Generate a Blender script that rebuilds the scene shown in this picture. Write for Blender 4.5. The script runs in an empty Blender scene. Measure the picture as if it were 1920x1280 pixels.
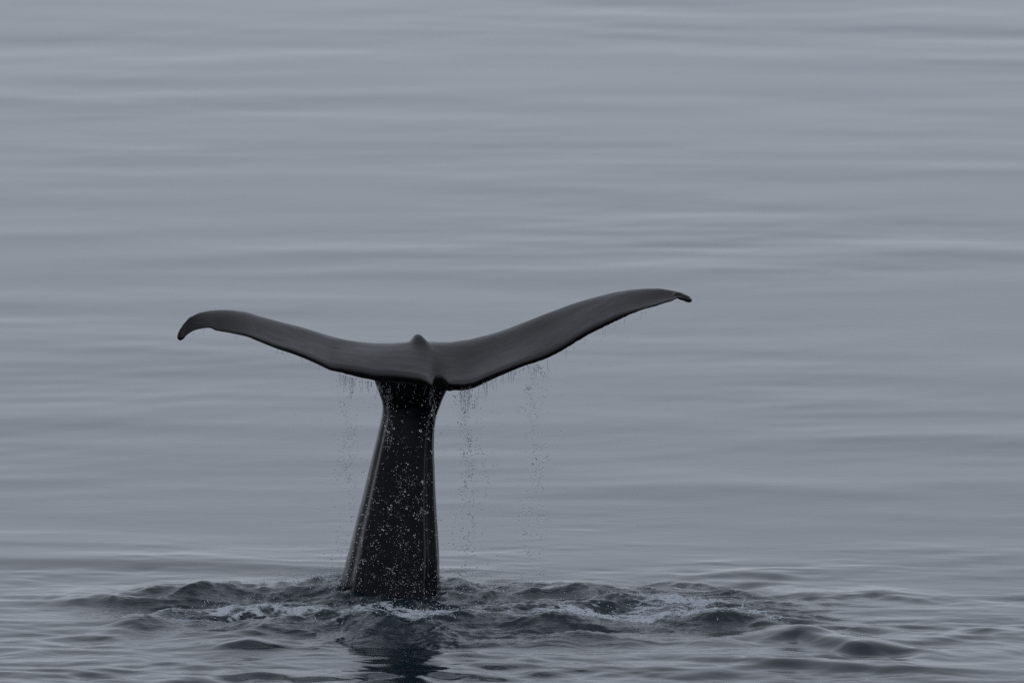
import bpy, math, random
import numpy as np
from mathutils import Vector

random.seed(7)
RNG = np.random.default_rng(7)
S = bpy.context.scene
COL = S.collection

# ------------------------------------------------------------------ camera
DIST = 88.0                     # metres from the boat to the tail
DOWN = math.radians(9.0)        # the line of sight to the waterline of the tail
CAM_H = DIST * math.tan(DOWN)
F_PX = DIST / math.cos(DOWN) * 240.0          # 240 photo pixels to the metre at the tail
PITCH = DOWN - math.atan(475 / F_PX)
CAM = np.array([225 / 240.0, -DIST, CAM_H])
cam_data = bpy.data.cameras.new('camera')
cam = bpy.data.objects.new('camera', cam_data)
COL.objects.link(cam)
S.camera = cam
cam.location = Vector(CAM)
cam.rotation_euler = (math.radians(90) - PITCH, 0, 0)
cam_data.sensor_width = 36.0
cam_data.lens = 36.0 * F_PX / 1920.0
cam_data.clip_start = 1.0
cam_data.clip_end = 20000.0
cam_data.dof.use_dof = True
cam_data.dof.focus_distance = DIST / math.cos(DOWN) - 0.6
cam_data.dof.aperture_fstop = 4.5

# ------------------------------------------------------------------ sky, sun, exposure
SUN_EL, SUN_AZ = math.radians(48), math.radians(205)     # high, behind the boat, through cloud
W = bpy.data.worlds.new('World')
S.world = W
W.use_nodes = True
wn, wl = W.node_tree.nodes, W.node_tree.links
bg = wn['Background']
sky = wn.new('ShaderNodeTexSky')
sky.sky_type = 'NISHITA'
sky.sun_disc = False
sky.sun_elevation = SUN_EL
sky.sun_rotation = SUN_AZ
tc = wn.new('ShaderNodeTexCoord')
cl = wn.new('ShaderNodeTexNoise')                         # soft overcast deck
cl.inputs['Scale'].default_value = 2.2
cl.inputs['Detail'].default_value = 4
wl.new(tc.outputs['Generated'], cl.inputs['Vector'])
ramp = wn.new('ShaderNodeValToRGB')
ramp.color_ramp.elements[0].position = 0.3
ramp.color_ramp.elements[0].color = (0.463, 0.496, 0.570, 1)
ramp.color_ramp.elements[1].position = 0.7
ramp.color_ramp.elements[1].color = (0.524, 0.561, 0.635, 1)
wl.new(cl.outputs['Fac'], ramp.inputs['Fac'])
up = wn.new('ShaderNodeVectorMath'); up.operation = 'SCALE'
up.inputs['Scale'].default_value = 12.3
wl.new(ramp.outputs['Color'], up.inputs[0])
mx = wn.new('ShaderNodeMix'); mx.data_type = 'RGBA'
mx.inputs['Factor'].default_value = 0.92
wl.new(sky.outputs['Color'], mx.inputs['A'])
wl.new(up.outputs['Vector'], mx.inputs['B'])
wl.new(mx.outputs['Result'], bg.inputs['Color'])
bg.inputs['Strength'].default_value = 0.1
sun_d = bpy.data.lights.new('sun', 'SUN')
sun_d.energy = 0.5
sun_d.angle = math.radians(30)
sun_d.color = (1.0, 0.96, 0.91)
sun = bpy.data.objects.new('sun', sun_d)
COL.objects.link(sun)
sdir = Vector((math.sin(SUN_AZ) * math.cos(SUN_EL), math.cos(SUN_AZ) * math.cos(SUN_EL), math.sin(SUN_EL)))
sun.rotation_euler = sdir.to_track_quat('Z', 'Y').to_euler()
S.view_settings.view_transform = 'Standard'
S.view_settings.look = 'None'
S.view_settings.gamma = 1.0
S.view_settings.use_curve_mapping = False
S.view_settings.exposure = 0.0
S.render.film_transparent = False
try:
    S.cycles.use_denoising = False
    S.cycles.max_bounces = 10
    S.cycles.transmission_bounces = 8
    S.cycles.caustics_reflective = False
    S.cycles.caustics_refractive = False
except Exception:
    pass

# ------------------------------------------------------------------ helpers
CP, SP = math.cos(PITCH), math.sin(PITCH)


def ray(px, py):
    u = (px - 960.0) / F_PX
    v = (640.0 - py) / F_PX
    return np.array([u, CP + v * SP, -SP + v * CP])      # right, forward, up of the view


def at(px, py, y):
    """the point of the plane Y=y that the photograph shows at px, py"""
    d = ray(px, py)
    t = (y - CAM[1]) / d[1]
    return CAM + d * t


def ground(px, py, z=0.0):
    d = ray(px, py)
    t = (z - CAM[2]) / d[2]
    return CAM + d * t


def hash2(ix, iy, seed):
    h = (ix.astype(np.int64) * 374761393 + iy.astype(np.int64) * 668265263 + seed * 974634777) & 0xffffffff
    h = ((h ^ (h >> 13)) * 1274126177) & 0xffffffff
    return (h ^ (h >> 16)) & 0xffffffff


def perlin(x, y, seed=0):
    ix, iy = np.floor(x), np.floor(y)
    fx, fy = x - ix, y - iy
    ix = ix.astype(np.int64); iy = iy.astype(np.int64)

    def g(dx, dy):
        a = hash2(ix + dx, iy + dy, seed) * (2 * math.pi / 4294967296.0)
        return np.cos(a) * (fx - dx) + np.sin(a) * (fy - dy)
    sx = fx * fx * fx * (fx * (fx * 6 - 15) + 10)
    sy = fy * fy * fy * (fy * (fy * 6 - 15) + 10)
    a = g(0, 0) * (1 - sx) + g(1, 0) * sx
    b = g(0, 1) * (1 - sx) + g(1, 1) * sx
    return (a * (1 - sy) + b * sy) * 1.5


def fbm(x, y, octaves, seed=0, gain=0.5, lac=2.03):
    s = 0; a = 1.0; n = 0
    for k in range(octaves):
        s = s + a * perlin(x, y, seed + k * 17); n += a
        x = x * lac + 3.1; y = y * lac - 1.7; a *= gain
    return s / n


def ridged(x, y, octaves, seed=0, gain=0.5):
    s = 0; a = 1.0; n = 0
    for k in range(octaves):
        s = s + a * (1 - 2 * np.abs(perlin(x, y, seed + k * 13))); n += a
        x = x * 2.1 + 1.3; y = y * 2.1 + 5.2; a *= gain
    return s / n


def mesh_np(name, verts, quads=None, tris=None, smooth=True):
    me = bpy.data.meshes.new(name)
    verts = np.asarray(verts, dtype=np.float32)
    loops = []; starts = []; totals = []
    off = 0
    if quads is not None and len(quads):
        q = np.asarray(quads, dtype=np.int32)
        loops.append(q.ravel()); starts.append(off + 4 * np.arange(len(q))); totals.append(np.full(len(q), 4)); off += 4 * len(q)
    if tris is not None and len(tris):
        t = np.asarray(tris, dtype=np.int32)
        loops.append(t.ravel()); starts.append(off + 3 * np.arange(len(t))); totals.append(np.full(len(t), 3)); off += 3 * len(t)
    loops = np.concatenate(loops); starts = np.concatenate(starts)
    me.vertices.add(len(verts)); me.vertices.foreach_set('co', verts.ravel())
    me.loops.add(len(loops)); me.loops.foreach_set('vertex_index', loops.astype(np.int32))
    me.polygons.add(len(starts)); me.polygons.foreach_set('loop_start', starts.astype(np.int32))
    me.polygons.foreach_set('use_smooth', np.full(len(starts), smooth))
    me.update(calc_edges=True)
    me.validate()
    return me


def link(name, me, mat, **props):
    o = bpy.data.objects.new(name, me)
    COL.objects.link(o)
    if mat is not None:
        me.materials.clear(); me.materials.append(mat)
    for k, v in props.items():
        o[k] = v
    return o


def new_mat(name):
    m = bpy.data.materials.new(name)
    m.use_nodes = True
    nt = m.node_tree
    return m, nt, nt.nodes['Principled BSDF']


# ------------------------------------------------------------------ materials
def sea_material():
    m, nt, p = new_mat('sea_water')
    N, L = nt.nodes, nt.links
    geo = N.new('ShaderNodeNewGeometry')
    foam = N.new('ShaderNodeAttribute'); foam.attribute_name = 'foam'
    churn = N.new('ShaderNodeAttribute'); churn.attribute_name = 'churn'
    # fine relief: catspaw ripples everywhere, rougher inside the disturbed water
    mp = N.new('ShaderNodeMapping'); mp.inputs['Scale'].default_value = (1.0, 2.2, 1.0)
    L.new(geo.outputs['Position'], mp.inputs['Vector'])
    n1 = N.new('ShaderNodeTexNoise'); n1.inputs['Scale'].default_value = 4.5; n1.inputs['Detail'].default_value = 3
    n2 = N.new('ShaderNodeTexNoise'); n2.inputs['Scale'].default_value = 17.0; n2.inputs['Detail'].default_value = 5
    n2.inputs['Roughness'].default_value = 0.6
    L.new(mp.outputs['Vector'], n1.inputs['Vector']); L.new(mp.outputs['Vector'], n2.inputs['Vector'])
    mul = N.new('ShaderNodeMath'); mul.operation = 'MULTIPLY'; mul.inputs[1].default_value = 0.010
    L.new(churn.outputs['Fac'], mul.inputs[0])
    h2 = N.new('ShaderNodeMath'); h2.operation = 'MULTIPLY'
    L.new(n2.outputs['Fac'], h2.inputs[0]); L.new(mul.outputs[0], h2.inputs[1])
    h1 = N.new('ShaderNodeMath'); h1.operation = 'MULTIPLY_ADD'; h1.inputs[1].default_value = 0.0012
    L.new(n1.outputs['Fac'], h1.inputs[0]); L.new(h2.outputs[0], h1.inputs[2])
    bump = N.new('ShaderNodeBump'); bump.inputs['Distance'].default_value = 1.0
    L.new(h1.outputs[0], bump.inputs['Height'])
    p.inputs['Base Color'].default_value = (0.0045, 0.0105, 0.0160, 1)
    p.inputs['Roughness'].default_value = 0.06
    p.inputs['IOR'].default_value = 1.333
    L.new(bump.outputs['Normal'], p.inputs['Normal'])
    # foam: rough white bubbles
    fn = N.new('ShaderNodeTexNoise'); fn.inputs['Scale'].default_value = 19; fn.inputs['Detail'].default_value = 7
    fn.inputs['Roughness'].default_value = 0.78
    L.new(mp.outputs['Vector'], fn.inputs['Vector'])
    a = N.new('ShaderNodeMath'); a.operation = 'ADD'
    vo = N.new('ShaderNodeTexVoronoi'); vo.inputs['Scale'].default_value = 15
    L.new(mp.outputs['Vector'], vo.inputs['Vector'])
    va = N.new('ShaderNodeMath'); va.operation = 'MULTIPLY_ADD'; va.inputs[1].default_value = 0.42
    vb = N.new('ShaderNodeMath'); vb.operation = 'SUBTRACT'; vb.inputs[1].default_value = 0.17
    L.new(vo.outputs['Distance'], va.inputs[0]); L.new(fn.outputs['Fac'], vb.inputs[0]); L.new(vb.outputs[0], va.inputs[2])
    L.new(foam.outputs['Fac'], a.inputs[0]); L.new(va.outputs[0], a.inputs[1])
    r = N.new('ShaderNodeMapRange'); r.inputs['From Min'].default_value = 0.86; r.inputs['From Max'].default_value = 1.12
    r.inputs['To Max'].default_value = 0.84
    L.new(a.outputs[0], r.inputs['Value'])
    fb = N.new('ShaderNodeBsdfPrincipled'); fb.inputs['Base Color'].default_value = (0.55, 0.6, 0.66, 1)
    fb.inputs['Roughness'].default_value = 0.5; fb.inputs['IOR'].default_value = 1.33
    fbump = N.new('ShaderNodeBump'); fbump.inputs['Distance'].default_value = 0.03
    L.new(fn.outputs['Fac'], fbump.inputs['Height']); L.new(fbump.outputs['Normal'], fb.inputs['Normal'])
    mix = N.new('ShaderNodeMixShader')
    L.new(r.outputs['Result'], mix.inputs['Fac'])
    L.new(p.outputs[0], mix.inputs[1]); L.new(fb.outputs[0], mix.inputs[2])
    L.new(mix.outputs[0], N['Material Output'].inputs['Surface'])
    return m


def skin_material():
    m, nt, p = new_mat('whale_skin')
    N, L = nt.nodes, nt.links
    tc = N.new('ShaderNodeTexCoord')
    blade_mask = N.new('ShaderNodeAttribute'); blade_mask.attribute_name = 'blade'
    mp = N.new('ShaderNodeMapping'); mp.inputs['Scale'].default_value = (1.0, 1.0, 1.0)
    L.new(tc.outputs['Object'], mp.inputs['Vector'])
    n = N.new('ShaderNodeTexNoise'); n.inputs['Scale'].default_value = 3.0; n.inputs['Detail'].default_value = 7
    n.inputs['Roughness'].default_value = 0.62
    L.new(mp.outputs['Vector'], n.inputs['Vector'])
    c = N.new('ShaderNodeValToRGB')
    c.color_ramp.elements[0].position = 0.3; c.color_ramp.elements[0].color = (0.0040, 0.0040, 0.0046, 1)
    c.color_ramp.elements[1].position = 0.72; c.color_ramp.elements[1].color = (0.0095, 0.0088, 0.0094, 1)
    L.new(n.outputs['Fac'], c.inputs['Fac'])
    # blackish stock, greyer blades
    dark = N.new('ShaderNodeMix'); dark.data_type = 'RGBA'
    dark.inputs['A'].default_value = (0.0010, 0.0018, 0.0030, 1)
    L.new(blade_mask.outputs['Fac'], dark.inputs['Factor']); L.new(c.outputs['Color'], dark.inputs['B'])
    # thin pale rake marks
    mp2 = N.new('ShaderNodeMapping'); mp2.inputs['Scale'].default_value = (6, 38, 30); mp2.inputs['Rotation'].default_value = (0.3, 0.5, 0.6)
    L.new(tc.outputs['Object'], mp2.inputs['Vector'])
    sc = N.new('ShaderNodeTexNoise'); sc.inputs['Scale'].default_value = 1.3; sc.inputs['Detail'].default_value = 3
    L.new(mp2.outputs['Vector'], sc.inputs['Vector'])
    sr = N.new('ShaderNodeMapRange'); sr.inputs['From Min'].default_value = 0.60; sr.inputs['From Max'].default_value = 0.8
    sr.inputs['To Max'].default_value = 0.35
    L.new(sc.outputs['Fac'], sr.inputs['Value'])
    k = N.new('ShaderNodeMath'); k.operation = 'MULTIPLY'
    L.new(sr.outputs['Result'], k.inputs[0]); L.new(blade_mask.outputs['Fac'], k.inputs[1])
    m2 = N.new('ShaderNodeMix'); m2.data_type = 'RGBA'; m2.inputs['B'].default_value = (0.05, 0.049, 0.049, 1)
    L.new(k.outputs[0], m2.inputs['Factor']); L.new(dark.outputs['Result'], m2.inputs['A'])
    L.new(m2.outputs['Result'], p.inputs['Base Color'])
    rr = N.new('ShaderNodeMapRange'); rr.inputs['To Min'].default_value = 0.15; rr.inputs['To Max'].default_value = 0.30
    L.new(blade_mask.outputs['Fac'], rr.inputs['Value'])
    mpr = N.new('ShaderNodeMapping'); mpr.inputs['Scale'].default_value = (2.2, 5.0, 3.0); mpr.inputs['Rotation'].default_value = (0, 0, 0.5)
    L.new(tc.outputs['Object'], mpr.inputs['Vector'])
    nr = N.new('ShaderNodeTexNoise'); nr.inputs['Scale'].default_value = 2.0; nr.inputs['Detail'].default_value = 8; nr.inputs['Roughness'].default_value = 0.7
    L.new(mpr.outputs['Vector'], nr.inputs['Vector'])
    ra = N.new('ShaderNodeMath'); ra.operation = 'MULTIPLY_ADD'; ra.inputs[1].default_value = 0.45; ra.use_clamp = True
    rs = N.new('ShaderNodeMath'); rs.operation = 'SUBTRACT'; rs.inputs[1].default_value = 0.20
    L.new(nr.outputs['Fac'], ra.inputs[0]); L.new(rr.outputs['Result'], rs.inputs[0]); L.new(rs.outputs[0], ra.inputs[2])
    L.new(ra.outputs[0], p.inputs['Roughness'])
    p.inputs['IOR'].default_value = 1.30
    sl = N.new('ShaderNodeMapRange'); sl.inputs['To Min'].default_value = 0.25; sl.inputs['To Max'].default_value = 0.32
    L.new(blade_mask.outputs['Fac'], sl.inputs['Value']); L.new(sl.outputs['Result'], p.inputs['Specular IOR Level'])
    mp3 = N.new('ShaderNodeMapping'); mp3.inputs['Scale'].default_value = (14, 14, 5)
    L.new(tc.outputs['Object'], mp3.inputs['Vector'])
    b1 = N.new('ShaderNodeTexNoise'); b1.inputs['Scale'].default_value = 1.0; b1.inputs['Detail'].default_value = 4
    L.new(mp3.outputs['Vector'], b1.inputs['Vector'])
    b2 = N.new('ShaderNodeTexNoise'); b2.inputs['Scale'].default_value = 55.0; b2.inputs['Detail'].default_value = 4
    L.new(tc.outputs['Object'], b2.inputs['Vector'])
    ad = N.new('ShaderNodeMath'); ad.operation = 'MULTIPLY_ADD'; ad.inputs[1].default_value = 0.25
    L.new(b2.outputs['Fac'], ad.inputs[0]); L.new(b1.outputs['Fac'], ad.inputs[2])
    bp = N.new('ShaderNodeBump'); bp.inputs['Distance'].default_value = 0.0022; bp.inputs['Strength'].default_value = 0.6
    L.new(ad.outputs[0], bp.inputs['Height']); L.new(bp.outputs['Normal'], p.inputs['Normal'])
    return m


def drop_material(name, tint):
    m, nt, p = new_mat(name)
    p.inputs['Base Color'].default_value = tint
    p.inputs['Roughness'].default_value = 0.0
    p.inputs['IOR'].default_value = 1.333
    p.inputs['Transmission Weight'].default_value = 1.0
    return m


def froth_material():
    m, nt, p = new_mat('froth')
    p.inputs['Base Color'].default_value = (0.55, 0.6, 0.66, 1)
    p.inputs['Roughness'].default_value = 0.35
    p.inputs['IOR'].default_value = 1.33
    p.inputs['Transmission Weight'].default_value = 0.35
    return m


SEA_M, SKIN_M, DROP_M, FROTH_M = sea_material(), skin_material(), drop_material('clear_water', (1, 1, 1, 1)), froth_material()
GREY_M = drop_material('shade_tinted_water', (0.60, 0.64, 0.68, 1))  # clear water too, with its refracted shade put in as a grey tint

# ------------------------------------------------------------------ the sea
NW = 90
NV = 46
v_lam = np.exp(RNG.uniform(math.log(0.22), math.log(1.0), NV))
v_dir = RNG.normal(math.radians(92), math.radians(27), NV)
v_ph = RNG.uniform(0, 2 * math.pi, NV)
w_lam = np.exp(RNG.uniform(math.log(0.5), math.log(4.2), NW))
w_dir = RNG.normal(math.radians(94), math.radians(33), NW)
w_ph = RNG.uniform(0, 2 * math.pi, NW)
w_slope = 0.00115 * (w_lam / 1.5) ** -0.1
w_amp = w_slope * w_lam / (2 * math.pi)


LENSES = []
for _ in range(330):
    _d = random.uniform(3.0, 78.0)
    _hw = 4.6 + _d * 0.075
    _ry = random.uniform(0.22, 0.55) * (1 + _d / 32)
    _rx = _ry * random.uniform(1.3, 3.6)
    LENSES.append((0.94 + random.uniform(-_hw - 2, _hw + 2), _d, _rx, _ry, _ry * random.choice((1, 1, 1, -.8)) * random.uniform(0.002, 0.0135), random.gauss(0, 0.22)))


def g2(x, y, cx, cy, rx, ry, rot=0.0):
    c, s = math.cos(rot), math.sin(rot)
    dx, dy = x - cx, y - cy
    a = (dx * c + dy * s) / rx; b = (-dx * s + dy * c) / ry
    return np.exp(-(a * a + b * b))


def G(x, y, px, py, rx, ry, rot=0.0):
    """soft bump centred on the water point seen at px,py; radii in metres"""
    p = ground(px, py)
    return g2(x, y, p[0], p[1], rx, ry, rot)


def ridge(x, y, hgt, pts, width):
    return hgt * ridge_line(x, y, pts, width, hgt * 0.85)


def ridge_line(x, y, pts, width, z=0.0):
    """distance-based ridge along a polyline of photo points lying on the water"""
    P = [ground(a, b, z)[:2] for a, b in pts]
    ends = (P[0], P[-1])
    best = np.full(x.shape, 1e9); frac = np.zeros(x.shape)
    for (x0, y0), (x1, y1) in zip(P[:-1], P[1:]):
        dx, dy = x1 - x0, y1 - y0
        t = np.clip(((x - x0) * dx + (y - y0) * dy) / (dx * dx + dy * dy), 0, 1)
        d = np.hypot(x - x0 - t * dx, y - y0 - t * dy)
        perp = (dx * (y - y0) - dy * (x - x0)) / math.hypot(dx, dy)
        m = d < best
        best = np.where(m, d, best); frac = np.where(m, perp / (d + 0.02), frac)
    d = best                                              # frac: +1 beyond the ridge, -1 on the camera's side
    k = np.clip(0.5 + 0.5 * frac, 0, 1)
    w = width * (0.72 + 1.15 * k * k * (3 - 2 * k))
    e0 = np.hypot(x - ends[0][0], y - ends[0][1]); e1 = np.hypot(x - ends[1][0], y - ends[1][1])
    total = np.hypot(ends[0][0] - ends[1][0], ends[0][1] - ends[1][1])
    taper = np.clip(np.minimum(e0, e1) / (0.32 * total), 0, 1)
    taper = taper * taper * (3 - 2 * taper)
    return np.exp(-(d / w) ** 2) * (0.12 + 0.88 * taper)


FOAM_BLOBS = [   # px, py, half width m, half depth m, strength
    (430, 1152, .50, .28, .55), (520, 1148, .45, .25, .6), (560, 1160, .35, .22, .55), (640, 1158, .50, .28, .75), (730, 1166, .45, .22, .7),
    (800, 1158, .40, .22, .6), (690, 1150, .3, .2, .4), (600, 1112, .35, .18, .35), (625, 1096, .18, .22, .55),
    (500, 1142, .4, .2, .3), (370, 1166, .3, .2, .35), (900, 1165, .4, .2, .25),
    (1110, 1160, .42, .20, .7), (1190, 1163, .42, .2, .75), (1280, 1140, .34, .28, .85), (1330, 1160, .40, .22, .7), (1390, 1156, .28, .22, .5),
    (1230, 1150, .4, .2, .35), (1060, 1164, .3, .15, .5), (940, 1106, .22, .16, .35), (850, 1112, .3, .2, .4),
    (720, 1112, .35, .3, .4), (1445, 1172, .2, .15, .3),
]


def sea_fields(x, y):
    """height, churn and foam at x,y"""
    # long low swell ripples, crests nearly across the view
    wx = x + 1.5 * perlin(x * 0.07, y * 0.09, 3)
    wy = y + 0.55 * perlin(x * 0.13, y * 0.16, 5)
    amb = np.zeros(x.shape)
    near = 1 / (1 + (np.maximum(y - 2, 0) / 22) ** 2)
    for lam, th, ph, am in zip(w_lam, w_dir, w_ph, w_amp):
        k = 2 * math.pi / lam
        amb += am * (1 if lam > 2.1 else near ** (0.38 * (1.9 / lam - 0.9))) * np.sin(k * (wx * math.cos(th) + wy * math.sin(th)) + ph)
    group = 0.55 + 1.5 * np.clip(perlin(x * 0.22 + 8, y * 0.16, 11) + 0.15, -0.3, 1)
    far = 1 / (1 + (np.maximum(np.hypot(x, y) - 75, 0) / 40) ** 2)
    h = amb * group * far
    # single lens-shaped swells, irregularly strewn
    for cx_, cy_, rx_, ry_, hh_, rt_ in LENSES:
        m = (np.abs(y - cy_) < 3.2 * ry_ + .2 * rx_) & (np.abs(x - cx_) < 3 * rx_)
        if m.any():
            xx, yy = x[m], y[m]
            h[m] += hh_ * g2(xx + 0.4 * perlin(xx * .5, yy * .8, 14), yy + 0.25 * ry_ * perlin(xx * .9, yy * .9, 12), cx_, cy_, rx_, ry_, rt_)
    # darker low swell lines behind the tail
    wv = 1 + 0.5 * perlin(x * 0.6, y * 0.5, 87)
    h += ridge(x, y, 0.026, [(-400, 1040), (-100, 1042), (250, 1048), (560, 1058), (900, 1062), (1250, 1068)], 0.40) * wv
    h += ridge(x, y, 0.014, [(-400, 1008), (200, 1016), (560, 1026)], 0.35) * wv
    h += ridge(x, y, 0.016, [(1290, 1074), (1400, 1073), (1510, 1076)], 0.2)
    # the disturbed patch
    c = ground(860, 1150)
    jag = 1 + 0.25 * perlin(x * 0.9, y * 1.1, 21) + 0.12 * perlin(x * 2.9, y * 3.1, 23)
    r = np.hypot((x - c[0]) / 2.75, (y - c[1]) / 1.45) * jag
    ch = 1 / (1 + np.exp((r - 0.92) * 9))
    outer = 1 / (1 + np.exp((np.hypot((x - c[0]) / 5.6, (y - c[1] + 1.9) / 3.6) * jag - 0.95) * 5))
    # choppy turbulence
    qx, qy = x + 0.18 * perlin(x * 2.1, y * 2.1, 31), y + 0.18 * perlin(x * 2.3, y * 2.0, 33)
    big = fbm(qx * 1.25, qy * 1.9, 3, 41)
    mid = ridged(qx * 2.3, qy * 4.2, 4, 51, 0.47)
    fine = fbm(qx * 7, qy * 10, 3, 61, 0.55)
    h += ch * (0.036 * big + 0.036 * mid + 0.008 * fine)
    ob = fbm(x * 0.7 + 4, y * 1.8, 2, 71)
    om = ridged(qx * 1.3, qy * 3.0, 3, 75, 0.5)
    of = fbm(qx * 3.5, qy * 9.0, 3, 79, 0.6)
    h += outer * (1 - ch * 0.8) * (0.014 * ob + 0.0045 * om + 0.0022 * of)
    wl_ = np.zeros(x.shape)
    sel = outer > 0.01
    vx, vy = x[sel] + 0.12 * perlin(x[sel] * 1.1, y[sel] * 1.3, 95), y[sel] + 0.10 * perlin(x[sel] * 0.9, y[sel] * 1.4, 96)
    acc = np.zeros(vx.shape)
    for lam, th, ph in zip(v_lam, v_dir, v_ph):
        k = 2 * math.pi / lam
        sn = np.sin(k * (vx * math.cos(th) + vy * math.sin(th)) + ph)
        acc += 0.016 * lam / (2 * math.pi) * (sn + 0.25 * (sn * sn - .5))
    patch = np.clip(0.75 + 1.3 * perlin(vx * 0.55, vy * 0.9, 97), 0.12, 1.8)
    wl_[sel] = acc * patch
    h += wl_ * outer * (1.35 + 0.6 * ch)
    # raised rims and single waves of the swirl
    rag = 0.9 + 0.45 * perlin(x * 2.5, y * 2, 81) + 0.22 * perlin(x * 7, y * 6, 82)
    h += ridge(x, y, 0.088, [(290, 1110), (330, 1106), (400, 1098), (470, 1100), (560, 1104), (660, 1104)], 0.24) * rag
    h += ridge(x, y, 0.026, [(40, 1132), (160, 1122), (280, 1124), (400, 1138)], 0.26) * rag
    h += 0.065 * G(x, y, 248, 1170, .16, .20) + 0.045 * G(x, y, 305, 1164, .14, .2)
    h += ridge(x, y, 0.070, [(740, 1172), (830, 1160), (930, 1152), (1010, 1162), (1100, 1176)], 0.24) * rag
    h += ridge(x, y, 0.075, [(1040, 1146), (1090, 1134), (1170, 1128), (1250, 1130), (1320, 1144)], 0.19) * rag
    h += ridge(x, y, 0.045, [(940, 1108), (1020, 1104), (1080, 1106), (1150, 1120)], 0.17) * rag
    h += ridge(x, y, 0.028, [(1060, 1102), (1120, 1104), (1210, 1112)], 0.15)
    h += ridge(x, y, 0.045, [(1270, 1158), (1400, 1164), (1490, 1178)], 0.15) * rag
    h += ridge(x, y, 0.080, [(1400, 1190), (1460, 1182), (1500, 1178), (1550, 1188), (1600, 1202), (1680, 1214)], 0.17) * (0.9 + 0.3 * perlin(x * 2, y * 2, 83))
    h += ridge(x, y, 0.042, [(1230, 1240), (1300, 1232), (1370, 1228), (1480, 1238), (1650, 1248), (1900, 1250)], 0.20)
    h += 0.032 * G(x, y, 1180, 1206, .42, .13) * rag
    rg = 1 + 0.35 * perlin(x * 5, y * 7, 98)
    h += 0.066 * G(x, y, 466, 1212, .33, .20) * rg + 0.018 * G(x, y, 625, 1216, .22, .13) * rg + 0.012 * G(x, y, 480, 1192, .3, .12)
    h += ridge(x, y, 0.050, [(530, 1180), (620, 1172), (700, 1172), (790, 1184)], 0.2) * rag
    h += ridge(x, y, 0.026, [(1520, 1118), (1640, 1110), (1780, 1124)], 0.15) * rag + ridge(x, y, 0.018, [(1460, 1120), (1520, 1116), (1580, 1122)], 0.12)
    # water heaped up round the stock
    d0 = np.hypot(x, y / 1.3)
    h += 0.05 * np.exp(-((d0 - 0.5) / 0.22) ** 2) * (1 + 0.8 * perlin(x * 5, y * 5, 91))
    # foam
    f = np.zeros(x.shape)
    for px, py, rx, ry, s in FOAM_BLOBS:
        f = np.maximum(f, s * G(x, y, px, py, rx, ry))
    tear = ridged(qx * 3.2, qy * 4.2, 4, 101, 0.6)
    f = f * (0.12 + 1.0 * np.clip(tear + 0.32, 0, 1.15)) * (1 + 0.7 * perlin(qx * 9, qy * 16, 121)) + 0.10 * ch * np.clip(tear, 0, 1)
    h += 0.022 * np.clip(f - 0.25, 0, 1) * (1 + 1.3 * fbm(qx * 14, qy * 14, 3, 111))
    churn = np.clip(ch + 0.10 * outer, 0, 1)
    return h, churn, f


def graded(*segs):
    out = [segs[0][0]]
    for a, b, s0, s1 in segs:
        L = b - a
        n = max(1, int(round(L / ((s0 + s1) / 2)))) if s0 == s1 else max(2, int(round(math.log(s1 / s0) / (s1 - s0) * L)))
        t = np.arange(1, n + 1) / n
        if s0 == s1:
            out += list(a + L * t)
        else:
            q = s1 / s0
            out += list(a + L * (q ** t - 1) / (q - 1))
    return np.array(out)


def build_sea():
    xs = graded((-6000, -16, 1500, 0.25), (-16, -3.5, 0.25, 0.03), (-3.5, 5.4, 0.0128, 0.0128), (5.4, 18, 0.03, 0.25), (18, 6000, 0.25, 1500))
    ys = graded((-6000, -7, 1500, 0.06), (-7, -4.9, 0.05, 0.02), (-4.9, 1.4, 0.019, 0.019), (1.4, 9, 0.02, 0.06), (9, 75, 0.06, 0.16), (75, 9000, 0.2, 1800))
    X, Y = np.meshgrid(xs, ys)
    h, ch, f = sea_fields(X.ravel(), Y.ravel())
    nx, ny = len(xs), len(ys)
    print('sea grid', nx, ny)
    V = np.stack([X.ravel(), Y.ravel(), h], 1)
    i = np.arange(ny - 1)[:, None] * nx + np.arange(nx - 1)[None, :]
    Q = np.stack([i, i + 1, i + nx + 1, i + nx], -1).reshape(-1, 4)
    me = mesh_np('sea', V, quads=Q)
    a = me.attributes.new('foam', 'FLOAT', 'POINT'); a.data.foreach_set('value', f.astype(np.float32))
    a = me.attributes.new('churn', 'FLOAT', 'POINT'); a.data.foreach_set('value', ch.astype(np.float32))
    return link('sea', me, SEA_M, kind='structure', label='calm grey sea with low ripples, broken and frothy round the whale tail')


build_sea()


def sea_z(x, y):
    return sea_fields(np.atleast_1d(np.float64(x)), np.atleast_1d(np.float64(y)))[0]


# ------------------------------------------------------------------ the whale's tail
TOP_L = [(332.5, 630), (334, 621), (340.6, 608.3), (354, 593.4), (370, 585.3), (389, 580.7), (408, 578.5), (435, 578.8), (462, 582.6), (489.6, 590.7), (516.7, 598),
         (544, 604.3), (571, 611), (598, 619), (625, 627), (652, 633), (679, 637), (706, 639.5), (733, 639.5), (760, 638), (800, 636), (845, 636)]
BOT_L = [(332.5, 631), (334.7, 637), (340, 639), (344, 637.5), (354, 629), (367.7, 622), (389.4, 618.6), (397, 619), (401, 623.5), (408.3, 624), (435.4, 628.7), (462.5, 633), (489.6, 643.5),
         (516.7, 654), (544, 662.5), (571, 673), (598, 685.5), (620, 697), (630, 700.5), (652, 707), (679, 713.5), (701, 718), (733, 718), (760, 719), (787, 721), (800, 724.5), (808, 727),
         (812, 726), (815, 714), (820, 700), (845, 690)]
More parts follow.
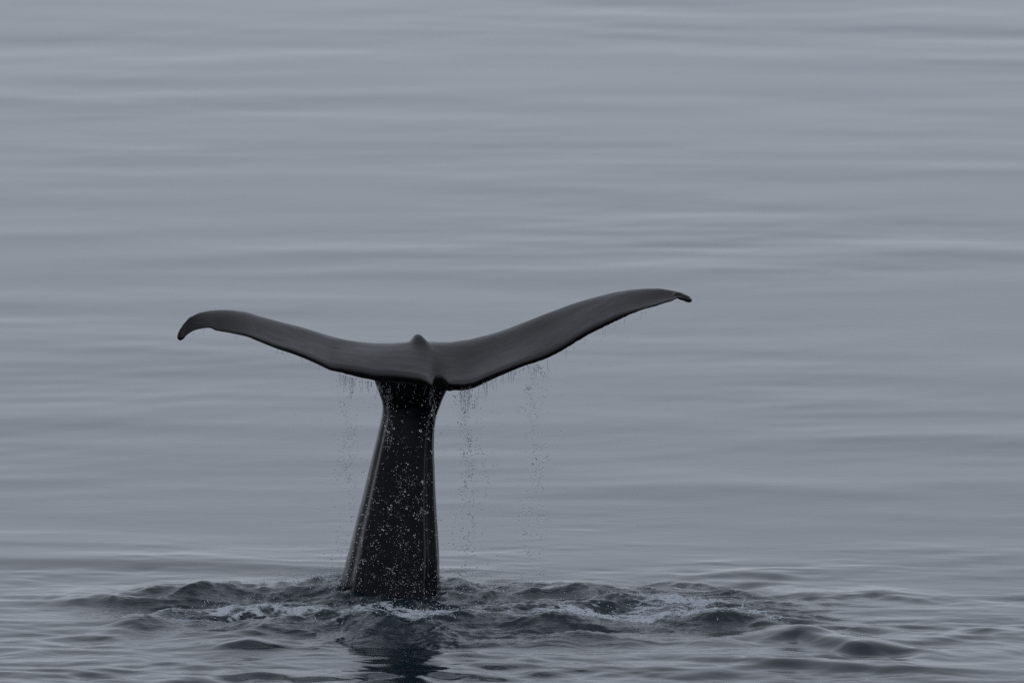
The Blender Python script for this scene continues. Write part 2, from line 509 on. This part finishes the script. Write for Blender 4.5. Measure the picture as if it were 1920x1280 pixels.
TOP_R = [(854, 634), (881, 630), (908, 623.5), (935, 616), (962.5, 606), (990, 595), (1017, 584.5), (1044, 574.5), (1071, 565), (1098, 557.4),
         (1125, 550.6), (1152, 544.7), (1179, 540.6), (1206, 538.5), (1233, 538.5), (1255, 541.5), (1271, 546), (1287, 553), (1295, 559), (1297.5, 562)]
BOT_R = [(814, 708.5), (822, 709), (830, 713), (838, 721), (849, 725), (868, 727.5), (889, 723.5), (908, 716), (935, 707), (962, 697), (990, 688.5), (1017, 680), (1044, 668),
         (1071, 652), (1098, 636), (1125, 622), (1152, 608), (1179, 595), (1206, 585), (1233, 577), (1247, 572), (1258, 569), (1265, 566.5), (1269, 561), (1275, 561.5), (1283, 564.5),
         (1289, 566), (1294, 565.5), (1297.5, 563)]
TOP = [p for p in TOP_L if p[0] < 850] + TOP_R
BOT = [p for p in BOT_L if p[0] < 806] + [(812, 727), (822, 727), (838, 727)] + [p for p in BOT_R if p[0] > 845]
CUT = [(0, 1), (811.2, 1), (812.6, .93), (814, .78), (817, .715), (824, .715), (830, .75), (835, .80), (840, .88), (845, .97), (849, 1), (2000, 1)]


def interp(tab, x):
    t = np.array(tab)
    return np.interp(x, t[:, 0], t[:, 1])


def smooth1(a, k):
    ker = np.hanning(2 * k + 3)[1:-1]; ker /= ker.sum()
    return np.convolve(np.pad(a, k, mode='edge'), ker, mode='valid')


def blade(top, bot, x0, x1, n, tip_side, lead, trail, thick, band):
    """one closed blade: stations across the span, each an aerofoil loop with a blunt drooping rear edge"""
    t = np.linspace(0, 1, n)
    u = 0.5 * (0.5 - 0.5 * np.cos(t * math.pi)) + 0.5 * t
    u = np.where(t < .08, u * (t / .08) ** .6, u); u = np.where(t > .92, 1 - (1 - u) * ((1 - t) / .08) ** .6, u)
    xs = x0 + (x1 - x0) * u
    T = interp(top, xs); B = interp(bot, xs)
    T = smooth1(T, 2) * .6 + T * .4
    BS = smooth1(B, 6)
    wob = 0.9 * perlin(xs * 0.045, xs * 0 + 3.3, 5) + 0.6 * perlin(xs * 0.16, xs * 0 + 1.3, 9) + 1.1 * perlin(xs * 0.30, xs * 0 + 7.3, 8)
    rings = []
    ns = 22
    for x, a_, b_, bs, w in zip(xs, T, B, BS, wob):
        s = min(1.0, abs(x - 815) / 482.0)
        b_ = b_ + w * min(1.0, (b_ - a_) / 30)
        yl, yt = lead(s), trail(s)
        th = thick(s) * min(1.0, max(0.06, (b_ - a_) / 26.0)) * 0.5
        bd = min(band(x), (b_ - a_) * 0.33)
        Lp = at(x, a_, yl); Kp = at(x, min(bs, b_ + 3) - bd, yt + 0.004); Tp = at(x, b_ - 4.0, yt + 0.012)
        Lp[2] -= th * 0.35
        up_, lo = [], []
        M = 0.5 * (Lp + Kp); M[2] -= 0.010 * (1 - s)
        cut = float(interp(CUT, x))
        for i in range(ns + 1):
            q0 = i / ns
            q = q0 if q0 < 0.68 else 0.68 + (q0 - 0.68) * (cut - 0.68) / 0.32
            if q < 0.86:
                r = q / 0.86
                c = (1 - r) ** 2 * Lp + 2 * r * (1 - r) * M + r * r * Kp
            else:
                r = (q - 0.86) / 0.14
                c = Kp * (1 - r) + Tp * r
                c[1] -= 0.008 * math.sin(r * math.pi)
            # the blunt end of the keel on the far edge, fading down the middle; a hollow above the notch
            xm = 778 + 50 * q
            up = 0.060 * math.exp(-(abs(x - xm) / (8.6 + 26 * q)) ** 2.8 - (max(q - 0.10, 0) / 0.16) ** 2 - (max(0.10 - q, 0) / 0.09) ** 2)
            up += 0.009 * math.exp(-((x - xm - 6) / 26) ** 2 - ((q - 0.35) / 0.3) ** 2)
            up -= 0.026 * math.exp(-((x - 819) / 15) ** 2 - ((q - 0.82) / 0.24) ** 2)
            # slow swelling and hollowing of each blade
            up += 0.012 * math.sin(x * 0.017 + q * 3.0) * math.sin(q * math.pi) * min(1, (1 - s) * 4)
            up -= 0.014 * math.sin(q * math.pi) * (0.2 + 0.8 * math.tanh((x - 815) / 70)) * min(1, (1 - s) * 3)
            c = c + np.array([0, 0, up])
            prof = math.sqrt(max(0, min(1, q / 0.22)) * (2 - min(1, q / 0.22))) * (1 - 0.80 * max(0, (q - 0.22) / 0.78) ** 1.2)
            prof *= math.sqrt(max(0.0, 1 - (max(0, q0 - 0.88) / 0.12) ** 2))
            e = max(0.008 if i < ns else 0.0, th * prof)
            nrm = np.array([0, -0.28, 0.96]) if q < 0.86 else np.array([0, -0.95, 0.3])
            up_.append(c + nrm * e * (0.55 if q < .86 else 0.7))
            lo.append(c - nrm * e * (1.0 if q < .86 else 1.2))
        rings.append(up_ + lo[::-1][1:-1] if False else up_ + lo[::-1])
    R = np.array(rings)
    n_, m_ = R.shape[:2]
    V = R.reshape(-1, 3)
    Q = []
    for i in range(n_ - 1):
        for j in range(m_):
            k = (j + 1) % m_
            Q.append((i * m_ + j, i * m_ + k, (i + 1) * m_ + k, (i + 1) * m_ + j))
    caps = []
    for base, flip in ((0, True), ((n_ - 1) * m_, False)):
        c = len(V); V = np.vstack([V, V[base:base + m_].mean(0)])
        for j in range(m_):
            k = (j + 1) % m_
            caps.append((c, base + k, base + j) if flip else (c, base + j, base + k))
    return V, np.array(Q), np.array(caps)


STOCK = [  # py, left px, right px, centre y, half depth
    (1300, 590, 850, -.02, .66), (1200, 616, 836, -.01, .58), (1150, 628, 829, 0, .54), (1110, 637, 825, 0, .51), (1088, 640, 824.5, .005, .49), (1039, 652, 824, .01, .455), (990, 664, 820.5, .02, .42),
    (940, 677, 817.5, .03, .385), (891, 689, 815.3, .035, .35), (842, 701, 813.5, .04, .315), (810, 709, 814, .04, .295), (793, 713, 816, .04, .285), (776, 716.5, 819.5, .04, .28), (762, 717.5, 825, .035, .275),
    (754, 716.5, 828, .03, .27), (746, 714.5, 831, .02, .27), (738, 711, 835, .01, .27), (731, 709, 838, .0, .27), (722, 705, 842, -.01, .275), (710, 701, 848, -.02, .28), (695, 699, 852, -.02, .27)]


def stock():
    t = np.array(STOCK)
    rows = np.concatenate([np.arange(1300, 1120, -12), np.arange(1120, 800, -6), np.arange(800, 694, -2.5)])
    o = t[::-1]
    L = np.interp(rows, o[:, 0], o[:, 1]); Rr = np.interp(rows, o[:, 0], o[:, 2])
    yc = np.interp(rows, o[:, 0], o[:, 3]); hd = np.interp(rows, o[:, 0], o[:, 4])
    L = smooth1(L, 2); Rr = smooth1(Rr, 2); hd = smooth1(hd, 3)
    m = 160
    ph = np.linspace(0, 2 * math.pi, m, endpoint=False)     # 0 = right, 270 deg = towards the boat
    rings = []
    for k, (py, l, r, y, d) in enumerate(zip(rows, L, Rr, yc, hd)):
        z = at(700, py, y)[2]
        xl = at(l, py, y)[0]; xr = at(r, py, y)[0]
        cx, hw = (xl + xr) / 2, (xr - xl) / 2
        e = 2.25
        c, s = np.cos(ph), np.sin(ph)
        ex = np.sign(c) * np.abs(c) ** (2 / e); ey = np.sign(s) * np.abs(s) ** (2 / e)
        deg = np.degrees(ph)
        f = min(1.0, max(0, (py - 725) / 60.0))
        # lengthwise folds: one long ridge by the right side, softer ones on the left
        g = (0.045 * np.exp(-((deg - 308 + (py - 760) * 0.004) / 5.5) ** 2) - 0.075 * np.exp(-((deg - 323) / 8) ** 2) + 0.03 * np.exp(-((deg - 337) / 5) ** 2)
             - 0.02 * np.exp(-((deg - 347) / 4) ** 2) - 0.035 * np.exp(-((deg - 214) / 7) ** 2) + 0.02 * np.exp(-((deg - 228) / 7) ** 2)
             - 0.012 * np.exp(-((deg - 262) / 9) ** 2) + 0.01 * np.exp(-((deg - 244) / 5) ** 2))
        wob = 0.008 * perlin(ph * 3.0, np.full(m, py * 0.012), 4) + 0.006 * perlin(ph * 11.0, np.full(m, py * 0.02), 6)
        rad = 1 + g * f + wob
        rings.append(np.stack([cx + hw * ex * rad, y + d * ey * rad, np.full(m, z)], 1))
    R = np.array(rings); n = len(R)
    V = R.reshape(-1, 3); Q = []
    for i in range(n - 1):
        for j in range(m):
            k = (j + 1) % m
            Q.append((i * m + j, i * m + k, (i + 1) * m + k, (i + 1) * m + j))
    caps = []
    for base, flip in ((0, True), ((n - 1) * m, False)):
        c = len(V); V = np.vstack([V, V[base:base + m].mean(0)])
        for j in range(m):
            k = (j + 1) % m
            caps.append((c, base + k, base + j) if flip else (c, base + j, base + k))
    return V, np.array(Q), np.array(caps)


def ellipsoid(c, r, rx=0.0, ry=0.0, n=28):
    th = np.linspace(0, math.pi, n + 1)[1:-1]; ph = np.linspace(0, 2 * math.pi, 2 * n, endpoint=False)
    P = [(0, 0, 1)] + [(math.sin(a) * math.cos(b), math.sin(a) * math.sin(b), math.cos(a)) for a in th for b in ph] + [(0, 0, -1)]
    P = np.array(P) * np.array(r)
    P = P @ np.array([[1, 0, 0], [0, math.cos(rx), math.sin(rx)], [0, -math.sin(rx), math.cos(rx)]])
    P = P @ np.array([[math.cos(ry), 0, -math.sin(ry)], [0, 1, 0], [math.sin(ry), 0, math.cos(ry)]])
    P = P + np.array(c)
    m = 2 * n; k = len(th)
    Q = [(1 + i * m + j, 1 + (i + 1) * m + j, 1 + (i + 1) * m + (j + 1) % m, 1 + i * m + (j + 1) % m) for i in range(k - 1) for j in range(m)]
    Tt = [(0, 1 + j, 1 + (j + 1) % m) for j in range(m)] + [(len(P) - 1, 1 + (k - 1) * m + (j + 1) % m, 1 + (k - 1) * m + j) for j in range(m)]
    return P, np.array(Q), np.array(Tt)


def lead(s):
    return 0.36 - 0.47 * s - 0.42 * s ** 5


def trail(s):
    return -0.60 + 0.05 * s


def build_whale():
    thick = lambda s: 0.21 * (1 - s) ** 1.3 + 0.075 * (1 - s ** 3) + 0.02
    band_r = lambda x: float(np.interp(x, [800, 850, 890, 935, 962, 1017, 1060, 1071, 1110, 1152, 1200, 1250, 1300], [6, 6, 7, 11, 11, 13, 14, 14.5, 16, 15, 9, 6, 3]))
    band_l = lambda x: float(np.interp(x, [330, 400, 500, 620, 640, 680, 740, 800, 812], [3, 5, 5, 6, 11, 14, 13, 10, 6]))
    parts = [blade(TOP, BOT, 332.6, 1297.3, 520, 0, lead, trail, thick, lambda x: band_l(x) if x < 812 else band_r(x)), stock()]
    parts.append(ellipsoid(at(341.5, 626, -.46), (0.033, 0.045, 0.056), ry=0.5))
    parts.append(ellipsoid(at(1287, 559.5, -.49), (0.050, 0.04, 0.026), ry=0.48))
    parts.append(ellipsoid(at(1277, 555.5, -.46), (0.06, 0.05, 0.028), ry=0.38))
    V, Q, Tt = [], [], []
    off = 0
    for v, q, t in parts:
        V.append(v); Q.append(q + off); Tt.append(t + off); off += len(v)
    me = mesh_np('raw', np.vstack(V), quads=np.vstack(Q), tris=np.vstack(Tt))
    raw = bpy.data.objects.new('raw', me)
    COL.objects.link(raw)
    rm = raw.modifiers.new('r', 'REMESH'); rm.mode = 'VOXEL'; rm.voxel_size = 0.0078; rm.use_smooth_shade = True
    sm = raw.modifiers.new('s', 'SMOOTH'); sm.factor = 0.5; sm.iterations = 9
    dg = bpy.context.evaluated_depsgraph_get()
    body = bpy.data.meshes.new_from_object(raw.evaluated_get(dg))
    bpy.data.objects.remove(raw); bpy.data.meshes.remove(me)
    n = len(body.vertices)
    co = np.empty(n * 3, np.float32); body.vertices.foreach_get('co', co); co = co.reshape(-1, 3)
    print('whale verts', n)
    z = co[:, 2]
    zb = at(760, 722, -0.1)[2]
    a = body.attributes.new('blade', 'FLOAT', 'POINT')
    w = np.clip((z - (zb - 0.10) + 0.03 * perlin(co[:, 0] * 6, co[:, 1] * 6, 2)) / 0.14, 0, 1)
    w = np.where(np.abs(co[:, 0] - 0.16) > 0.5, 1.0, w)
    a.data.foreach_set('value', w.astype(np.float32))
    body.polygons.foreach_set('use_smooth', np.full(len(body.polygons), True))
    body.name = 'whale'
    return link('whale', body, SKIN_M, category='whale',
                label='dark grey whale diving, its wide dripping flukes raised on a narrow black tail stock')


build_whale()

# ------------------------------------------------------------------ falling water
def ico(level=1):
    import bmesh
    bm = bmesh.new(); bmesh.ops.create_icosphere(bm, subdivisions=level, radius=1.0)
    v = np.array([x.co[:] for x in bm.verts]); f = np.array([[q.index for q in x.verts] for x in bm.faces])
    bm.free()
    return v, f


ICO1, ICO2 = ico(1), ico(2)


def scatter(centres, radii, base, stretch=None, shear=None, jitter=0.0):
    v, f = base
    n = len(centres)
    s = np.ones((n, 3)) if stretch is None else stretch
    P = v[None] * (radii[:, None] * s)[:, None, :]
    if jitter:
        P = P * (1 + jitter * RNG.normal(size=(n, len(v), 1)))
    if shear is not None:
        P[:, :, 0] += shear[:, None] * P[:, :, 2]
    P = P + centres[:, None, :]
    Fc = f[None] + (np.arange(n) * len(v))[:, None, None]
    return P.reshape(-1, 3), Fc.reshape(-1, 3)


def trail_px(x):
    return float(interp(BOT_L, x)) if x < 812 else (float(interp(BOT_R, x)) if x < 1268 else 565.0)


def drops_cloud(n, cx, sx, y0, y1, depth, dsp, r_lo, r_hi, power=2.2, clump=0):
    """drops falling through photo rows y0..y1 in the sheet at world depth"""
    out = []
    while len(out) < n:
        px = random.gauss(cx, sx); py = random.uniform(y0, y1)
        y = random.gauss(depth, dsp)
        k = 1 if random.random() > clump else random.randint(2, 5)
        r = r_lo + (r_hi - r_lo) * random.random() ** power
        p = at(px, py, y)
        for _ in range(k):
            q = p + np.array([random.gauss(0, .012), random.gauss(0, .02), random.gauss(0, .016)]) * (k > 1)
            out.append((q, r * random.uniform(.6, 1)))
    return out[:n]


def build_drops():
    left, right, front = [], [], []
    # sheet off the left blade
    left += drops_cloud(420, 652, 9, 705, 900, -.6, .05, .002, .0066, clump=.5)
    left += drops_cloud(320, 655, 16, 860, 1095, -.6, .08, .002, .0064, clump=.3)
    left += drops_cloud(240, 655, 30, 720, 1095, -.6, .08, .0016, .0055)
    left += drops_cloud(100, 560, 45, 680, 1080, -.6, .1, .0018, .005)
    left += drops_cloud(22, 450, 70, 650, 1090, -.58, .1, .0018, .004)
    left += drops_cloud(100, 640, 30, 1040, 1110, -.5, .3, .002, .006)
    # sheets off the right blade
    for cx, sl, n in ((874, 7, 400), (893, 10, 260), (1000, 9, 400), (1010, 9, 190)):
        for _ in range(n):
            f = random.random() ** 1.2
            top = trail_px(cx) + 4
            py = top + f * (1095 - top)
            px = cx + random.gauss(0, sl * (0.55 + 1.3 * f)) * (1 if random.random() < .8 else 2.2) + 5 * math.sin(py * 0.03 + cx)
            p = at(px, py, random.gauss(-.6, .05))
            k = 1 if random.random() < .55 else random.randint(2, 4)
            r = .002 + .0055 * random.random() ** 2.2
            for _ in range(k):
                right.append((p + np.array([random.gauss(0, .012), random.gauss(0, .02), random.gauss(0, .018)]) * (k > 1), r * random.uniform(.6, 1)))
    right += drops_cloud(480, 940, 60, 735, 1100, -.6, .1, .0016, .0055, clump=.2)
    right += drops_cloud(130, 1080, 60, 680, 1100, -.6, .1, .0018, .0055)
    right += drops_cloud(30, 1190, 50, 620, 1100, -.58, .1, .0018, .005)
    right += drops_cloud(110, 870, 60, 1060, 1125, -.5, .3, .002, .006)
    # thin scatter right out to the tips
    left += drops_cloud(150, 600, 55, 700, 1090, -.6, .1, .0014, .0042)
    left += drops_cloud(60, 520, 90, 660, 1090, -.6, .1, .0014, .0042)
    right += drops_cloud(260, 1000, 90, 700, 1100, -.6, .12, .0014, .0044)
    right += drops_cloud(90, 1130, 90, 650, 1100, -.6, .12, .0014, .0044)
    # in front of the black stock: many, some large
    front += drops_cloud(520, 765, 42, 745, 1140, -.62, .07, .0012, .0048, clump=.35)
    front += drops_cloud(1250, 745, 42, 880, 1150, -.64, .1, .0015, .0054, clump=.35)
    front += drops_cloud(60, 750, 40, 800, 1140, -.66, .1, .004, .010, power=2.4)
    front += drops_cloud(150, 725, 7, 728, 840, -.45, .04, .0018, .006, clump=.5)
    front += drops_cloud(110, 808, 9, 728, 860, -.5, .04, .0018, .006, clump=.5)
    front += drops_cloud(220, 760, 60, 1085, 1150, -.7, .15, .0018, .006)
    for name, lst, lab in (('water_drops', left, 'loose sheet of water drops falling from the left fluke'),
                           ('water_drops', right, 'streams of water drops falling from the right fluke'),
                           ('water_drops', front, 'bright drops falling in front of the black tail stock')):
        c = np.array([a for a, _ in lst]); r = np.array([b for _, b in lst])
        n = len(lst)
        st = np.stack([RNG.uniform(.85, 1.05, n), RNG.uniform(.85, 1.05, n), RNG.uniform(.9, 1.25, n)], 1)
        v, f = scatter(c, r, ICO2, st, RNG.normal(0, .07, n))
        link(name, mesh_np(name, v, tris=f), DROP_M if lst is front else GREY_M, kind='stuff', label=lab)
    print('drops', len(left), len(right), len(front))


build_drops()


def strand(pts, radii, seg=5):
    P = np.array(pts); n = len(P)
    V = []
    for p, r in zip(P, radii):
        for k in range(seg):
            a = 2 * math.pi * k / seg
            V.append((p[0] + r * math.cos(a), p[1] + r * math.sin(a), p[2]))
    T = []
    for i in range(n - 1):
        for k in range(seg):
            a, b = i * seg + k, i * seg + (k + 1) % seg
            c, d = a + seg, b + seg
            T += [(a, c, b), (b, c, d)]
    return V, T


def build_strands():
    V, T = [], []
    def add(px, top, length, y, r0=0.0022, sway=1.0):
        n = max(5, int(length / 2.0))
        ph = random.uniform(0, 6)
        pts, rad = [], []
        for i in range(n):
            f = i / (n - 1)
            x = px + sway * (2.2 * math.sin(ph + f * length * .09) * f + random.gauss(0, .35) + random.choice((-1, 1)) * 0 + 2 * f * random.uniform(-.2, .2))
            pts.append(at(x, top + length * f, y))
            bead = 0.45 + 0.9 * abs(math.sin(ph * 3 + i * 1.1)) ** 2
            rad.append(max(0.0006, r0 * bead * (1 - 0.35 * f)) if 0 < i < n - 1 else 0.0005)
        v, t = strand(pts, rad)
        o = len(V)
        V.extend(v); T.extend([(a + o, b + o, c + o) for a, b, c in t])
    spots = []
    for x in (340, 363, 382, 441, 447, 521, 530, 538, 565, 573, 583, 599): spots.append((x, random.uniform(5, 18)))
    for _ in range(16): spots.append((random.uniform(632, 665), random.uniform(12, 45)))
    for _ in range(10): spots.append((random.uniform(665, 700), random.uniform(8, 26)))
    for _ in range(12): spots.append((random.uniform(862, 882), random.uniform(14, 60)))
    for _ in range(14): spots.append((random.uniform(885, 935), random.uniform(8, 40)))
    for _ in range(20): spots.append((random.uniform(935, 1030), random.uniform(6, 30)))
    for x in (1062, 1075, 1096, 1098, 1130, 1134, 1153, 1172, 1203, 1210): spots.append((x, random.uniform(6, 20)))
    for x, l in spots:
        s = min(1.0, abs(x - 815) / 482.0)
        add(x, trail_px(x) - 2, l, trail(s) + .005)
    for _ in range(15):                                    # off the edge, in front of the stock
        x = random.uniform(704, 812)
        add(x, trail_px(min(x, 806)) - 2, 6 + 26 * random.random() ** 2, -.6, 0.0018, 2.6)
    for _ in range(8):                                    # films running down the flare of the stock
        x = random.uniform(708, 732)
        add(x, 722, random.uniform(12, 50), -.42, 0.0018, 3.0)
    for _ in range(4):
        x = random.uniform(798, 814)
        add(x, 722, random.uniform(15, 70), -.5, 0.0018, 3.5)
    link('water_strands', mesh_np('water_strands', np.array(V), tris=np.array(T)), GREY_M, kind='stuff',
         label='thin broken strands of water dripping off the rear edge of the flukes')


build_strands()

# ------------------------------------------------------------------ froth and splashes on the churned water
def build_froth():
    C, R = [], []
    for px, py, rx, ry, s in FOAM_BLOBS:
        g = ground(px, py)
        for _ in range(int(260 * s)):
            C.append((g[0] + random.gauss(0, rx * .55), g[1] + random.gauss(0, ry * .5)))
    C = np.array(C)
    h, ch, f = sea_fields(C[:, 0], C[:, 1])
    keep = f > RNG.uniform(0.1, 0.55, len(f))
    C, h = C[keep], h[keep]
    n = len(C)
    r = 0.0025 + 0.006 * RNG.random(n) ** 2.5
    cc = np.stack([C[:, 0], C[:, 1], h + r * 0.25], 1)
    st = np.stack([RNG.uniform(1, 2.0, n), RNG.uniform(1, 2.0, n), RNG.uniform(.5, .9, n)], 1)
    v, t = scatter(cc, r, ICO1, st, jitter=0.12)
    link('froth', mesh_np('froth', v, tris=t), FROTH_M, kind='stuff', label='white froth and bubbles streaking the churned water round the tail')
    # little jets and thrown drops
    V, T = [], []
    D = []
    def jet(px, py, hgt, lean):
        g = ground(px, py); z0 = float(sea_z(g[0], g[1])[0])
        n = 7; pts = []; rad = []
        for i in range(n):
            q = i / (n - 1)
            pts.append((g[0] + lean * q * q * hgt, g[1] + random.gauss(0, .003), z0 - .01 + hgt * q))
            rad.append((0.003 + 0.05 * hgt) * (1 - q) ** 0.8 * random.uniform(.6, 1.3) + 0.0006)
        v, t = strand(pts, rad, 6); o = len(V)
        V.extend(v); T.extend([(a + o, b + o, c + o) for a, b, c in t])
        for _ in range(random.randint(1, 5)):
            D.append((g[0] + lean * hgt + random.gauss(0, .05), g[1] + random.gauss(0, .06), z0 + random.uniform(.005, .09)))
    for px, py, sx, sy, n in ((610, 1104, 32, 5, 130), (640, 1120, 30, 6, 50), (560, 1106, 60, 4, 30), (750, 1166, 90, 7, 90), (500, 1146, 80, 6, 45), (430, 1150, 60, 8, 20),
                              (850, 1118, 40, 6, 30), (900, 1112, 60, 6, 22), (1170, 1134, 70, 4, 50), (1290, 1142, 40, 6, 40), (1330, 1160, 90, 6, 30), (1130, 1160, 60, 6, 20), (950, 1110, 40, 4, 18)):
        for _ in range(n):
            jet(random.gauss(px, sx), random.gauss(py, sy), 0.006 + 0.045 * random.random() ** 3.5, random.uniform(-.9, .9))
    jet(1392, 1148, 0.10, .35)
    D = np.array(D)
    r = RNG.uniform(.0018, .005, len(D))
    v, t = scatter(D, r, ICO1)
    o = len(V)
    link('splash', mesh_np('splash', np.vstack([np.array(V), v]), tris=np.vstack([np.array(T), t + o])), FROTH_M, kind='stuff',
         label='small spikes and specks of spray thrown up from the churned water')


build_froth()
